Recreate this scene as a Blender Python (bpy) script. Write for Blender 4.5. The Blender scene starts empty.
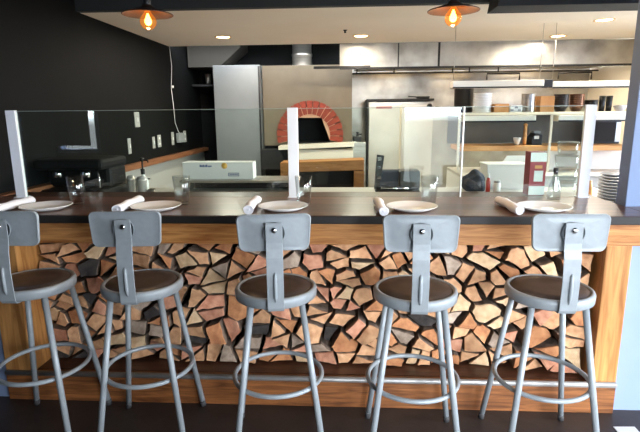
import bpy, bmesh, math, random
from mathutils import Vector, Matrix
PI = math.pi
S = bpy.context.scene
COL = S.collection
rnd = random.Random(11)

# ------------------------------------------------------------------ materials
def lin(c):
    return tuple(((x/255)/12.92 if x/255 <= .04045 else (((x/255)+.055)/1.055)**2.4) for x in c) + (1,)

def mat(name, col, rough=.5, metal=0, coat=0, noise=None, spec=.5, bump=0, bscale=60, emit=None, estr=0):
    m = bpy.data.materials.new(name); m.use_nodes = True
    nt = m.node_tree; b = nt.nodes['Principled BSDF']
    c = lin(col)
    b.inputs['Base Color'].default_value = c
    b.inputs['Roughness'].default_value = rough
    b.inputs['Metallic'].default_value = metal
    b.inputs['Coat Weight'].default_value = coat
    b.inputs['Coat Roughness'].default_value = .12
    b.inputs['Specular IOR Level'].default_value = spec
    if emit:
        b.inputs['Emission Color'].default_value = lin(emit); b.inputs['Emission Strength'].default_value = estr
    if noise or bump:
        tc = nt.nodes.new('ShaderNodeTexCoord')
    if noise:                                   # (scale, second colour)
        n = nt.nodes.new('ShaderNodeTexNoise'); n.inputs['Scale'].default_value = noise[0]
        n.inputs['Detail'].default_value = 5
        r = nt.nodes.new('ShaderNodeValToRGB')
        r.color_ramp.elements[0].position = .32; r.color_ramp.elements[1].position = .7
        r.color_ramp.elements[0].color = c; r.color_ramp.elements[1].color = lin(noise[1])
        if len(noise) > 2:
            mp = nt.nodes.new('ShaderNodeMapping'); mp.inputs['Scale'].default_value = noise[2]
            nt.links.new(tc.outputs['Object'], mp.inputs[0]); nt.links.new(mp.outputs[0], n.inputs['Vector'])
        else:
            nt.links.new(tc.outputs['Object'], n.inputs['Vector'])
        nt.links.new(n.outputs['Fac'], r.inputs[0]); nt.links.new(r.outputs[0], b.inputs['Base Color'])
    if bump:
        n2 = nt.nodes.new('ShaderNodeTexNoise'); n2.inputs['Scale'].default_value = bscale; n2.inputs['Detail'].default_value = 4
        bp = nt.nodes.new('ShaderNodeBump'); bp.inputs['Strength'].default_value = bump; bp.inputs['Distance'].default_value = .01
        nt.links.new(tc.outputs['Object'], n2.inputs['Vector'])
        nt.links.new(n2.outputs['Fac'], bp.inputs['Height']); nt.links.new(bp.outputs[0], b.inputs['Normal'])
    return m

def wood(name, c1, c2, scale=(1, 14, 14), rough=.45, coat=0, knots=True, planks=None):
    m = bpy.data.materials.new(name); m.use_nodes = True
    nt = m.node_tree; b = nt.nodes['Principled BSDF']; L = nt.links.new
    tc = nt.nodes.new('ShaderNodeTexCoord'); mp = nt.nodes.new('ShaderNodeMapping')
    mp.inputs['Scale'].default_value = scale
    L(tc.outputs['Object'], mp.inputs[0])
    n = nt.nodes.new('ShaderNodeTexNoise'); n.inputs['Scale'].default_value = 3.2; n.inputs['Detail'].default_value = 7
    n.inputs['Distortion'].default_value = .9
    L(mp.outputs[0], n.inputs['Vector'])
    r = nt.nodes.new('ShaderNodeValToRGB')
    r.color_ramp.elements[0].position = .3; r.color_ramp.elements[1].position = .72
    r.color_ramp.elements[0].color = lin(c1); r.color_ramp.elements[1].color = lin(c2)
    L(n.outputs['Fac'], r.inputs[0])
    out = r.outputs[0]
    if planks:                                   # seams between boards running along X
        sx = nt.nodes.new('ShaderNodeSeparateXYZ'); L(tc.outputs['Object'], sx.inputs[0])
        d = nt.nodes.new('ShaderNodeMath'); d.operation = 'DIVIDE'; d.inputs[1].default_value = planks; L(sx.outputs['Y'], d.inputs[0])
        f = nt.nodes.new('ShaderNodeMath'); f.operation = 'FRACT'; L(d.outputs[0], f.inputs[0])
        g = nt.nodes.new('ShaderNodeMath'); g.operation = 'LESS_THAN'; g.inputs[1].default_value = .035; L(f.outputs[0], g.inputs[0])
        fl = nt.nodes.new('ShaderNodeMath'); fl.operation = 'FLOOR'; L(d.outputs[0], fl.inputs[0])
        wn = nt.nodes.new('ShaderNodeTexWhiteNoise'); wn.noise_dimensions = '1D'; L(fl.outputs[0], wn.inputs['W'])
        mr = nt.nodes.new('ShaderNodeMapRange'); mr.inputs[3].default_value = .7; mr.inputs[4].default_value = 1.3; L(wn.outputs['Value'], mr.inputs[0])
        vm = nt.nodes.new('ShaderNodeVectorMath'); vm.operation = 'SCALE'; L(out, vm.inputs[0]); L(mr.outputs[0], vm.inputs['Scale'])
        mx = nt.nodes.new('ShaderNodeMix'); mx.data_type = 'RGBA'; L(g.outputs[0], mx.inputs[0])
        L(vm.outputs[0], mx.inputs[6]); mx.inputs[7].default_value = lin((14, 10, 8))
        out = mx.outputs[2]
    L(out, b.inputs['Base Color'])
    bp = nt.nodes.new('ShaderNodeBump'); bp.inputs['Strength'].default_value = .15; bp.inputs['Distance'].default_value = .004
    L(n.outputs['Fac'], bp.inputs['Height']); L(bp.outputs[0], b.inputs['Normal'])
    b.inputs['Roughness'].default_value = rough; b.inputs['Coat Weight'].default_value = coat; b.inputs['Coat Roughness'].default_value = .15
    return m

def glass(name, tint=(255, 255, 255), ior=1.5, rough=0.0, glow=None):
    m = bpy.data.materials.new(name); m.use_nodes = True
    nt = m.node_tree; nt.nodes.clear(); L = nt.links.new
    o = nt.nodes.new('ShaderNodeOutputMaterial'); mx = nt.nodes.new('ShaderNodeMixShader')
    t = nt.nodes.new('ShaderNodeBsdfTransparent'); t.inputs[0].default_value = lin(tint)
    g = nt.nodes.new('ShaderNodeBsdfGlossy'); g.inputs['Roughness'].default_value = rough
    f = nt.nodes.new('ShaderNodeLayerWeight'); f.inputs['Blend'].default_value = .5      # Schlick, the same from both sides
    p = nt.nodes.new('ShaderNodeMath'); p.operation = 'POWER'; p.inputs[1].default_value = 5; L(f.outputs['Facing'], p.inputs[0])
    f0 = ((ior-1)/(ior+1))**2
    q = nt.nodes.new('ShaderNodeMath'); q.operation = 'MULTIPLY_ADD'; q.inputs[1].default_value = 1-f0; q.inputs[2].default_value = f0; L(p.outputs[0], q.inputs[0])
    L(q.outputs[0], mx.inputs[0]); L(t.outputs[0], mx.inputs[1]); L(g.outputs[0], mx.inputs[2]); L(mx.outputs[0], o.inputs[0])
    if glow:                                       # the lit lamp's own glow
        e = nt.nodes.new('ShaderNodeEmission'); e.inputs[0].default_value = lin(glow); e.inputs[1].default_value = .22
        a = nt.nodes.new('ShaderNodeAddShader'); L(mx.outputs[0], a.inputs[0]); L(e.outputs[0], a.inputs[1]); L(a.outputs[0], o.inputs[0])
    return m

M = dict(
    black_wall=mat('black_paint', (14, 15, 15), .65, noise=(2.0, (19, 20, 20)), bump=.06, bscale=90, spec=.08),
    fascia=mat('charcoal_plaster', (44, 51, 55), .8, bump=.25, bscale=120),
    soffit=mat('beige_ceiling', (240, 234, 220), .75, noise=(1.5, (234, 227, 212))),
    floor=mat('dark_floor', (44, 36, 33), .5, noise=(6, (58, 47, 42)), bump=.1, bscale=30),
    kfloor=mat('kitchen_tile', (176, 168, 158), .5, noise=(4, (160, 152, 142))),
    blue_wall=mat('pale_blue_paint', (142, 160, 194), .55, noise=(2, (130, 148, 185))),
    frame_blue=mat('blue_grey_paint', (108, 128, 164), .45),
    cream=mat('cream_paint', (226, 216, 196), .6),
    satin=mat('satin_sheet', (206, 203, 196), .42, .15),
    steel=mat('brushed_steel', (190, 186, 178), .34, .9, noise=(3, (165, 161, 154), (1, 1, 9)), bump=.05, bscale=12),
    steel_wall=mat('steel_sheet', (190, 187, 178), .33, .75, noise=(2.6, (126, 122, 115)), bump=.12, bscale=5),
    steel_grey=mat('grey_steel_sheet', (128, 132, 134), .45, .3, noise=(2, (114, 119, 122))),
    chrome=mat('chrome', (225, 225, 225), .12, 1),
    post_metal=mat('satin_aluminium', (236, 239, 242), .4, .1),
    stool=mat('grey_enamel', (156, 163, 168), .42, .1, noise=(40, (149, 156, 161)), bump=.04, bscale=200),
    seat=mat('brown_hardboard', (62, 53, 49), .36, noise=(14, (84, 73, 68)), bump=.05, bscale=40),
    rubber=mat('dark_rubber', (60, 60, 62), .7),
    black=mat('black_plastic', (20, 20, 22), .45),
    blackmetal=mat('black_iron', (30, 29, 29), .5, .3),
    stucco=mat('taupe_stucco', (106, 96, 80), .85, noise=(5, (98, 88, 73)), bump=.12, bscale=80),
    brick=mat('red_firebrick', (136, 52, 32), .8, noise=(22, (112, 40, 26)), bump=.3, bscale=60),
    mortar=mat('pale_mortar', (176, 140, 116), .9),
    soot_shade=mat('sooty_shade_dark', (32, 32, 34), .9),  # chamber soot; also shade painted behind the logs and in the bench bay
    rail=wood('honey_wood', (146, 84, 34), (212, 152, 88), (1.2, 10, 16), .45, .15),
    railv=wood('honey_wood_post', (150, 92, 40), (212, 156, 92), (9, 9, .9), .45, .15),
    kick=wood('kick_board', (84, 46, 22), (164, 104, 58), (1.2, 10, 16), .45, .15),  # dirtier wood, with the shade near the floor also put into its colour
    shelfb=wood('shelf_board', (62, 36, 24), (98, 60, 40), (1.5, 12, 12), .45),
    counter=wood('dark_walnut', (72, 44, 32), (112, 73, 54), (1.3, 12, 12), .32, .15, planks=.14),
    cedge=mat('counter_edge', (34, 31, 30), .4),
    ledge=wood('brown_ledge', (112, 68, 42), (150, 98, 64), (12, 1, 12), .5),
    bench=wood('orange_pine', (140, 90, 44), (178, 126, 70), (1.5, 9, 9), .5),
    oak=wood('oak_shelf', (186, 128, 72), (220, 168, 108), (1.2, 9, 9), .5),
    china=mat('white_china', (244, 244, 243), .18, coat=.3),
    linen=mat('white_linen', (244, 243, 248), .85, bump=.2, bscale=140),
    card=mat('white_card', (226, 226, 226), .6),
    kraft=mat('kraft_card', (206, 150, 92), .75, noise=(9, (190, 134, 78))),
    ink=mat('blue_ink', (52, 78, 134), .6),
    yellow=mat('yellow_print', (224, 176, 84), .6),
    red=mat('dark_red_print', (150, 40, 52), .5),
    redsauce=mat('red_sauce', (176, 44, 24), .3),
    orange=mat('orange_plastic', (230, 150, 70), .5, noise=(30, (240, 190, 120))),
    whitepl=mat('white_plastic', (236, 236, 232), .4),
    darkbowl=mat('dark_stoneware', (54, 48, 46), .3),
    brownbowl=mat('bronze_bowl', (128, 92, 72), .28, .6),
    greyplate=mat('grey_plate', (150, 152, 154), .3),
    glass=glass('clear_pane', (246, 252, 249)),
    tumbler=glass('tumbler_glass', (248, 250, 250), 1.8),
    clearpl=glass('clear_plastic', (246, 247, 246), 1.6, .15),
    edge=mat('pane_edge', (120, 138, 134), .3),
    copper=mat('copper_shade', (70, 52, 44), .4, .5, noise=(10, (54, 42, 36))),
    brass=mat('aged_brass', (150, 104, 56), .35, .9),
    bulb=glass('amber_bulb', (255, 222, 170), 1.3, glow=(255, 160, 70)),
    filament=mat('glowing_filament', (255, 200, 120), .5, emit=(255, 176, 84), estr=22),
    downlight=mat('lit_lens', (255, 230, 190), .5, emit=(255, 214, 150), estr=14),
    lamp_trim=mat('lamp_trim', (226, 190, 150), .5),
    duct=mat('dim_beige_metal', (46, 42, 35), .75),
    plate=mat('ivory_plate', (160, 161, 158), .5),
    matte=mat('matte_black', (13, 13, 14), .65, spec=.25),
    panel=mat('dull_steel', (118, 112, 103), .5, .3, noise=(3, (98, 93, 86))),
    splash=mat('pale_splash', (172, 172, 168), .5),
    lampbar=mat('cream_metal', (232, 226, 212), .35, .15),
    rail_metal=mat('worn_rail_metal', (168, 166, 164), .42, .5, noise=(8, (140, 138, 136))),
    shaker=mat('satin_steel', (214, 214, 212), .22, .6),
    side=mat('polished_pane_edge', (226, 236, 234), .3),
    door_steel=mat('satin_door_steel', (202, 197, 188), .38, .4, noise=(2.4, (176, 171, 162))),
    denim=mat('dark_cloth', (44, 52, 66), .9, bump=.3, bscale=30),
)

def log_mat(name, c1, c2, c3):
    m = bpy.data.materials.new(name); m.use_nodes = True
    nt = m.node_tree; b = nt.nodes['Principled BSDF']; L = nt.links.new
    tc = nt.nodes.new('ShaderNodeTexCoord'); oi = nt.nodes.new('ShaderNodeObjectInfo')
    ad = nt.nodes.new('ShaderNodeVectorMath'); ad.operation = 'ADD'
    sc = nt.nodes.new('ShaderNodeVectorMath'); sc.operation = 'SCALE'; sc.inputs['Scale'].default_value = 9
    cb = nt.nodes.new('ShaderNodeCombineXYZ'); L(oi.outputs['Random'], cb.inputs[0]); L(oi.outputs['Random'], cb.inputs[2])
    L(cb.outputs[0], sc.inputs[0]); L(tc.outputs['Object'], ad.inputs[0]); L(sc.outputs[0], ad.inputs[1])
    n = nt.nodes.new('ShaderNodeTexNoise'); n.inputs['Scale'].default_value = 22; n.inputs['Detail'].default_value = 8; n.inputs['Roughness'].default_value = .62
    L(ad.outputs[0], n.inputs['Vector'])
    r = nt.nodes.new('ShaderNodeValToRGB'); e = r.color_ramp.elements
    e[0].position = .28; e[1].position = .62; e[0].color = lin(c2); e[1].color = lin(c1)
    x = e.new(.8); x.color = lin(c3)
    L(n.outputs['Fac'], r.inputs[0])
    w = nt.nodes.new('ShaderNodeTexWave'); w.wave_type = 'RINGS'; w.rings_direction = 'Y'
    w.inputs['Scale'].default_value = 38; w.inputs['Distortion'].default_value = 3; w.inputs['Detail'].default_value = 2
    ofs = nt.nodes.new('ShaderNodeVectorMath'); ofs.operation = 'ADD'; ofs.inputs[1].default_value = (.06, 0, .05)
    L(tc.outputs['Object'], ofs.inputs[0]); L(ofs.outputs[0], w.inputs['Vector'])
    mr = nt.nodes.new('ShaderNodeMapRange'); mr.inputs[3].default_value = .88; mr.inputs[4].default_value = 1.06; L(w.outputs['Fac'], mr.inputs[0])
    vm = nt.nodes.new('ShaderNodeVectorMath'); vm.operation = 'SCALE'; L(r.outputs[0], vm.inputs[0]); L(mr.outputs[0], vm.inputs['Scale'])
    L(vm.outputs[0], b.inputs['Base Color'])
    b.inputs['Roughness'].default_value = .85
    bp = nt.nodes.new('ShaderNodeBump'); bp.inputs['Strength'].default_value = .45; bp.inputs['Distance'].default_value = .006
    L(n.outputs['Fac'], bp.inputs['Height']); L(bp.outputs[0], b.inputs['Normal'])
    return m
LOGC = {
    'tan': log_mat('log_tan', (230, 180, 136), (186, 128, 88), (242, 206, 166)),
    'pale': log_mat('log_pale', (242, 210, 168), (206, 162, 118), (250, 228, 194)),
    'pinkish': log_mat('log_pink', (228, 168, 136), (190, 116, 86), (240, 200, 170)),
    'orange-brown': log_mat('log_orange', (212, 150, 102), (164, 98, 62), (230, 182, 138)),
    'greyish': log_mat('log_grey', (200, 178, 158), (150, 126, 108), (220, 204, 186)),
    'dark': log_mat('log_dark', (78, 71, 68), (44, 40, 39), (112, 102, 96)),
}
BARK = mat('bark', (158, 134, 116), .95, noise=(18, (96, 82, 72)), bump=.7, bscale=40)

# ------------------------------------------------------------------ mesh helpers
class MB:
    def __init__(s): s.bm = bmesh.new()
    def box(s, x0, x1, y0, y1, z0, z1, bev=0, mi=0, rot=None, seg=2):
        b = bmesh.new(); bmesh.ops.create_cube(b, size=1)
        c = Vector(((x0+x1)/2, (y0+y1)/2, (z0+z1)/2)); d = (abs(x1-x0), abs(y1-y0), abs(z1-z0))
        for v in b.verts: v.co = Vector((v.co.x*d[0], v.co.y*d[1], v.co.z*d[2]))
        if bev: bmesh.ops.bevel(b, geom=list(b.edges), offset=min(bev, min(d)*.45), segments=seg, affect='EDGES', profile=.5)
        if rot is not None: b.transform(rot)
        b.transform(Matrix.Translation(c)); s._merge(b, mi); return s
    def _merge(s, b, mi=0, smooth=False):
        b.normal_update()
        mp = {}
        for v in b.verts: mp[v] = s.bm.verts.new(v.co)
        for f in b.faces:
            try:
                g = s.bm.faces.new([mp[v] for v in f.verts]); g.material_index = mi or f.material_index; g.smooth = smooth
            except ValueError: pass
        b.free()
    def lathe(s, prof, c=(0, 0, 0), n=32, mi=0, axis=None, cap=False):
        b = bmesh.new(); rings = []
        for r, z in prof:
            if r < 1e-6: rings.append([b.verts.new((0, 0, z))])
            else: rings.append([b.verts.new((r*math.cos(2*PI*k/n), r*math.sin(2*PI*k/n), z)) for k in range(n)])
        for a, d in zip(rings, rings[1:]):
            for k in range(n):
                k2 = (k+1) % n
                vs = [a[k % len(a)], a[k2 % len(a)], d[k2 % len(d)], d[k % len(d)]]
                u = []
                for v in vs:
                    if v not in u: u.append(v)
                if len(u) > 2: b.faces.new(u)
        bmesh.ops.recalc_face_normals(b, faces=b.faces)
        if axis is not None: b.transform(Vector((0, 0, 1)).rotation_difference(Vector(axis)).to_matrix().to_4x4())
        b.transform(Matrix.Translation(Vector(c))); s._merge(b, mi, True); return s
    def tube(s, pts, r, n=12, closed=False, mi=0):
        pts = [Vector(p) for p in pts]; b = bmesh.new(); rings = []; N = len(pts); up = None
        for i, p in enumerate(pts):
            a = pts[(i-1) % N] if (closed or i > 0) else p; d = pts[(i+1) % N] if (closed or i < N-1) else p
            t = (d-a).normalized()
            if up is None: up = Vector((0, 0, 1)) if abs(t.z) < .9 else Vector((1, 0, 0))
            u = t.cross(up).normalized(); w = u.cross(t).normalized(); up = w
            rr = r[i] if isinstance(r, (list, tuple)) else r
            rings.append([b.verts.new(p + u*rr*math.cos(2*PI*k/n) + w*rr*math.sin(2*PI*k/n)) for k in range(n)])
        pr = list(zip(rings, rings[1:])) + ([(rings[-1], rings[0])] if closed else [])
        for a, d in pr:
            for k in range(n): b.faces.new((a[k], a[(k+1) % n], d[(k+1) % n], d[k]))
        if not closed:
            b.faces.new(rings[0]); b.faces.new(rings[-1][::-1])
        bmesh.ops.recalc_face_normals(b, faces=b.faces)
        s._merge(b, mi, True); return s
    def prism(s, poly, y0, y1, mi=0, bev=0):           # polygon in XZ, extruded along Y
        b = bmesh.new()
        A = [b.verts.new((x, y0, z)) for x, z in poly]; B = [b.verts.new((x, y1, z)) for x, z in poly]
        n = len(poly)
        b.faces.new(A); b.faces.new(B[::-1])
        for k in range(n): b.faces.new((A[k], B[k], B[(k+1) % n], A[(k+1) % n]))
        bmesh.ops.recalc_face_normals(b, faces=b.faces)
        if bev: bmesh.ops.bevel(b, geom=list(b.edges), offset=bev, segments=2, affect='EDGES', profile=.5)
        s._merge(b, mi); return s
    def build(s, name, m, parent=None, loc=None, smooth=None):
        me = bpy.data.meshes.new(name); s.bm.normal_update(); s.bm.to_mesh(me); s.bm.free()
        for x in (m if isinstance(m, (list, tuple)) else [m]): me.materials.append(M[x] if isinstance(x, str) else x)
        o = bpy.data.objects.new(name, me); COL.objects.link(o)
        if smooth:
            for p in me.polygons: p.use_smooth = True
        if parent is not None: o.parent = parent
        if loc is not None: o.location = loc
        return o
def tag(o, label, cat, group=None, kind=None):
    o['label'] = label; o['category'] = cat
    if group: o['group'] = group
    if kind: o['kind'] = kind
    return o
def thing(name, label, cat, loc=(0, 0, 0), rz=0, group=None):
    o = bpy.data.objects.new(name, None); o.empty_display_size = .05; COL.objects.link(o)
    o.location = loc; o.rotation_euler = (0, 0, rz)
    return tag(o, label, cat, group)
def struct(name, mb, m, label, cat):
    o = mb.build(name, m); o['kind'] = 'structure'; o['label'] = label; o['category'] = cat; return o
def copy_tree(o, parent=None):
    c = o.copy(); COL.objects.link(c)
    if parent is not None: c.parent = parent
    for ch in list(o.children): copy_tree(ch, c)
    return c
def B(*a, **k): return MB().box(*a, **k)
def box(name, m, x0, x1, y0, y1, z0, z1, label, cat, bev=.004, group=None):   # a one-mesh thing with its origin at the base
    cx, cy = (x0+x1)/2, (y0+y1)/2
    o = MB().box(x0-cx, x1-cx, y0-cy, y1-cy, 0, z1-z0, bev=bev).build(name, m, loc=(cx, cy, z0))
    return tag(o, label, cat, group)

# ------------------------------------------------------------------ the room
struct('floor', B(-5, 6, -5.0, .50, -.1, 0), 'floor', 'dark brown floor in front of the bar', 'floor')
struct('floor_kitchen', B(-2.6, 3.8, .50, 5.3, -.1, 0), 'kfloor', 'greyish kitchen floor behind the bar', 'floor')
struct('wall_left', B(-2.4, -2.2, .55, 5.2, 0, 2.9), 'black_wall', 'black painted wall on the left of the kitchen', 'wall')
struct('wall_left_front', MB().box(-5, -1.845, .02, .12, 0, .985).box(-5, -2.2, .12, .55, 0, 2.9), 'blue_wall', 'pale painted wall left of the bar front', 'wall')
struct('wall_back', B(-2.4, 3.6, 5.1, 5.25, 0, 2.9), 'black_wall', 'black back wall of the kitchen behind the oven', 'wall')
struct('wall_back_panel', B(.06, 3.4, 5.06, 5.1, 0, 2.5), 'steel_wall', 'steel sheet lining the kitchen back wall', 'wall')
struct('wall_right', MB().box(3.4, 3.6, .33, .9, 0, 2.9).box(3.4, 3.6, 2.5, 5.1, 0, 2.9).box(3.4, 3.6, .9, 2.5, 0, .95).box(3.4, 3.6, .9, 2.5, 2.25, 2.9), 'cream', 'cream kitchen wall on the far right', 'wall')  # the opening is an unseen window added for daylight at the pass
struct('ceiling', B(-2.2, 3.4, 1.85, 3.9, 2.34, 2.42), 'soffit', 'beige dropped ceiling over the kitchen', 'ceiling')
struct('ceiling_back', B(-2.2, 3.4, 3.9, 5.1, 2.62, 2.7), 'black_wall', 'dark upper ceiling behind the dropped ceiling', 'ceiling')
struct('ceiling_front', B(-5, 6, -5.0, 1.85, 2.8, 2.9), 'black_wall', 'black ceiling over the bar stools', 'ceiling')
struct('wall_fascia', B(-2.2, 3.4, 1.78, 1.85, 2.341, 2.8), 'fascia', 'charcoal fascia above the dropped ceiling edge', 'wall')
struct('trim_1', MB().prism([(1.075, 2.258), (3.4, 2.258), (3.4, 2.42), (1.10, 2.42)], 1.50, 1.78), 'fascia', 'charcoal boxed beam along the ceiling on the right', 'beam')
struct('trim_2', B(-2.2, -2.115, .55, 5.1, .982, 1.034, bev=.004), 'ledge', 'brown wooden ledge along the black left wall', 'ledge')
struct('wall_splash', B(-2.2, -2.185, 2.1, 5.1, .5, .982), 'splash', 'pale metal splash panel under the brown ledge', 'wall')
# right hand frame beside the counter, and the walls around the front windows
struct('trim_3', B(1.425, 1.50, .235, .33, 0, 2.8, bev=.003), 'frame_blue', 'blue grey upright frame at the right end of the counter', 'frame')
struct('trim_4', B(1.50, 1.525, .24, .33, 0, 2.8), 'black', 'dark strip beside the blue grey frame', 'trim')
struct('wall_right_front', MB().box(1.525, 6, .24, .33, 0, 2.8).box(1.365, 6, .03, .13, 0, .985), 'blue_wall', 'pale blue wall right of the bar front', 'wall')
WY0, WY1 = -5.0, -4.85
wins = [(-4.95, -4.2, .9, 2.3), (.86, 1.92, .15, 2.5), (4.1, 5.9, .3, 2.6)]
high = [(.1, .82, 1.7, 2.72), (1.98, 4.05, 1.7, 2.72)]  # unseen transoms added to light the bar without reflecting in the glass
wb = MB(); xs = -5
wins = sorted(wins+high)
for x0, x1, z0, z1 in wins:
    wb.box(xs, x0, WY0, WY1, 0, 2.8); wb.box(x0, x1, WY0, WY1, 0, z0); wb.box(x0, x1, WY0, WY1, z1, 2.8); xs = x1
wb.box(xs, 6, WY0, WY1, 0, 2.8)
struct('wall_front', wb, 'fascia', 'dining room wall with windows', 'wall')
sd = MB(); z0, z1, y0, y1 = .3, 2.6, -3.0, -.7
sd.box(5.9, 6, WY1, y0, 0, 2.8).box(5.9, 6, y1, .24, 0, 2.8).box(5.9, 6, y0, y1, 0, z0).box(5.9, 6, y0, y1, z1, 2.8)
struct('wall_side', sd, 'fascia', 'dining room side wall with a window', 'wall')
struct('shade_partition', B(-2.6, .50, -2.75, -2.65, 0, 2.8), 'fascia', 'unseen partition added behind the viewer to shade the left of the bar', 'wall')  # unseen, added to keep window light off the left end of the bar
struct('wall_far_left', B(-5.1, -5, WY0, .55, 0, 2.8), 'fascia', 'dining room far left wall', 'wall')
for i, (x0, x1, z0, z1) in enumerate(wins):
    f = MB(); t = .06
    f.box(x0, x0+t, WY0, WY1+.02, z0, z1).box(x1-t, x1, WY0, WY1+.02, z0, z1).box(x0+t, x1-t, WY0, WY1+.02, z0, z0+t).box(x0+t, x1-t, WY0, WY1+.02, z1-t, z1)
    if i == 4: f.box((x0+x1)/2-.02, (x0+x1)/2+.02, WY0+.04, WY1, z0+t, z1-t)
    struct('window_%d' % (i+1), f, 'frame_blue', 'blue framed dining room window, unseen behind the viewer', 'window')

struct('added_blind', B(-4.94, -4.35, WY1+.03, WY1+.04, 1.02, 2.32), 'black', 'unseen dark blind added to cut the left window to an L of light', 'blind')  # added mask that leaves an L strip of sky reflected in the glass

# ------------------------------------------------------------------ the bar
XL, XR = -1.84, 1.352
bar = thing('bar_counter', 'long wooden bar with dark plank top and open firewood bay', 'bar counter', (0, 0, 0))
mb = MB(); mb.box(-2.195, 1.425, -.022, .72, .998, 1.03, bev=.004); mb.box(1.425, 1.80, -.022, .232, .998, 1.03, bev=.004)
mb.build('counter_top', 'counter', bar)
eb = MB(); eb.box(-2.195, 1.80, -.030, -.0222, .990, 1.0285, bev=.003)
eb.build('edge_band', 'cedge', bar)
MB().box(-2.19, 1.80, -.004, .09, .882, .990, bev=.003).build('front_rail', 'rail', bar)
for x0, x1 in ((XL, -1.695), (1.232, XR)):
    MB().box(x0, x1, 0, .50, .152, .882, bev=.004).build('end_post', 'railv', bar)
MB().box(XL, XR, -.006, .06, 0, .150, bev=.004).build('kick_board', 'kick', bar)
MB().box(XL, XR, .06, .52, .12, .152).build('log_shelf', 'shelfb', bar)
MB().box(XL, XR, .50, .53, .152, .99).build('back_board', 'soot_shade', bar)  # dark board that paints shade into the gaps between logs
fr = MB(); fr.tube([(-1.83, -.012, .163), (1.345, -.012, .163)], .0145, 14).build('foot_rail', 'rail_metal', bar)['label'] = 'satin steel foot rail along the kick board'

# glass screen: three panes, three uprights
gsn = thing('glass_screen', 'clear glass screen with three metal uprights standing on the bar', 'glass screen', (0, .52, 1.03))
for x0, x1 in ((-1.945, -.347), (-.283, .645), (.655, 1.305)):
    g = MB().box(x0, x1, -.005, .005, .001, .509).build('glass_pane', 'glass', gsn)
    MB().box(x0, x1, -.005, .005, .5092, .512).build('top_edge', 'edge', g)
    if x0 == .655: MB().box(x0-.008, x0-.001, -.005, .005, .001, .512).build('side_edge', 'side', g)
for x0, x1 in ((-2.01, -1.951), (-.345, -.286), (1.308, 1.366)):
    p = MB().box(x0, x1, -.012, .012, .004, .516, bev=.002).build('upright', 'post_metal', gsn)
    MB().box(x0-.004, x1+.004, -.03, .03, 0, .004).build('base_plate', 'post_metal', p)

# ------------------------------------------------------------------ firewood, every log its own object
def clip(poly, a, b, c):             # keep a*x+b*z <= c
    out = []
    for i in range(len(poly)):
        p, q = poly[i], poly[(i+1) % len(poly)]
        dp, dq = a*p[0]+b*p[1]-c, a*q[0]+b*q[1]-c
        if dp <= 0: out.append(p)
        if dp*dq < 0:
            t = dp/(dp-dq); out.append((p[0]+t*(q[0]-p[0]), p[1]+t*(q[1]-p[1])))
    return out
def area(p): return .5*sum(p[i][0]*p[(i+1) % len(p)][1]-p[(i+1) % len(p)][0]*p[i][1] for i in range(len(p)))
def cent(p):
    A = area(p); cx = cz = 0
    for i in range(len(p)):
        (x0, z0), (x1, z1) = p[i], p[(i+1) % len(p)]; w = x0*z1-x1*z0
        cx += (x0+x1)*w; cz += (z0+z1)*w
    return (cx/(6*A), cz/(6*A))
ST = 1.32                                     # logs lie wider than tall
BX0, BX1, BZ0, BZ1 = -1.69, 1.227, .154*ST, .955*ST
rect = [(BX0, BZ0), (BX1, BZ0), (BX1, BZ1), (BX0, BZ1)]
def voronoi(P):
    cells = []
    for i, p in enumerate(P):
        poly = rect
        for j, q in enumerate(P):
            if i == j: continue
            a, b = q[0]-p[0], q[1]-p[1]
            if a*a+b*b > .6: continue
            poly = clip(poly, a, b, (q[0]**2+q[1]**2-p[0]**2-p[1]**2)/2)
            if len(poly) < 3: break
        cells.append(poly)
    return cells
NP = 190
P = [(rnd.uniform(BX0, BX1), rnd.uniform(BZ0, BZ1)) for _ in range(NP)]
for _ in range(3):
    cs = voronoi(P); P = [((cent(c)[0]*.8+p[0]*.2, cent(c)[1]*.8+p[1]*.2) if len(c) > 2 and area(c) > 1e-6 else p) for c, p in zip(cs, P)]
cells = []
for c in voronoi(P):
    if len(c) < 3: continue
    A = area(c)
    if A > .0115*ST and rnd.random() < .95 or A > .0082*ST and rnd.random() < .30:
        m = cent(c); sxx = sum((p[0]-m[0])**2 for p in c); szz = sum((p[1]-m[1])**2 for p in c); sxz = sum((p[0]-m[0])*(p[1]-m[1]) for p in c)
        th = .5*math.atan2(2*sxz, sxx-szz)+rnd.uniform(-.5, .5); a, b = math.cos(th), math.sin(th); k = a*m[0]+b*m[1]      # cut across the long way
        for s in (1, -1):
            h = clip(c, s*a, s*b, s*k)
            if len(h) > 2: cells.append(h)
    else: cells.append(c)
def simplify(p, d):
    p = list(p); ch = True
    while ch and len(p) > 3:
        ch = False
        for i in range(len(p)):
            q, r = p[i], p[(i+1) % len(p)]
            if math.hypot(q[0]-r[0], q[1]-r[1]) < d:
                p[i] = ((q[0]+r[0])/2, (q[1]+r[1])/2); p.pop((i+1) % len(p)); ch = True; break
    return p
def inset(p, g):
    out = rect_big = [(p_[0], p_[1]) for p_ in p]
    for i in range(len(p)):
        (x0, z0), (x1, z1) = p[i], p[(i+1) % len(p)]
        dx, dz = x1-x0, z1-z0; L = math.hypot(dx, dz)
        if L < 1e-6: continue
        a, b = dz/L, -dx/L
        gi = g*rnd.choice((.5, .7, 1, 1.7, 2.8))
        out = clip(out, a, b, a*x0+b*z0-gi)
        if len(out) < 3: return None
    return out
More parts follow.
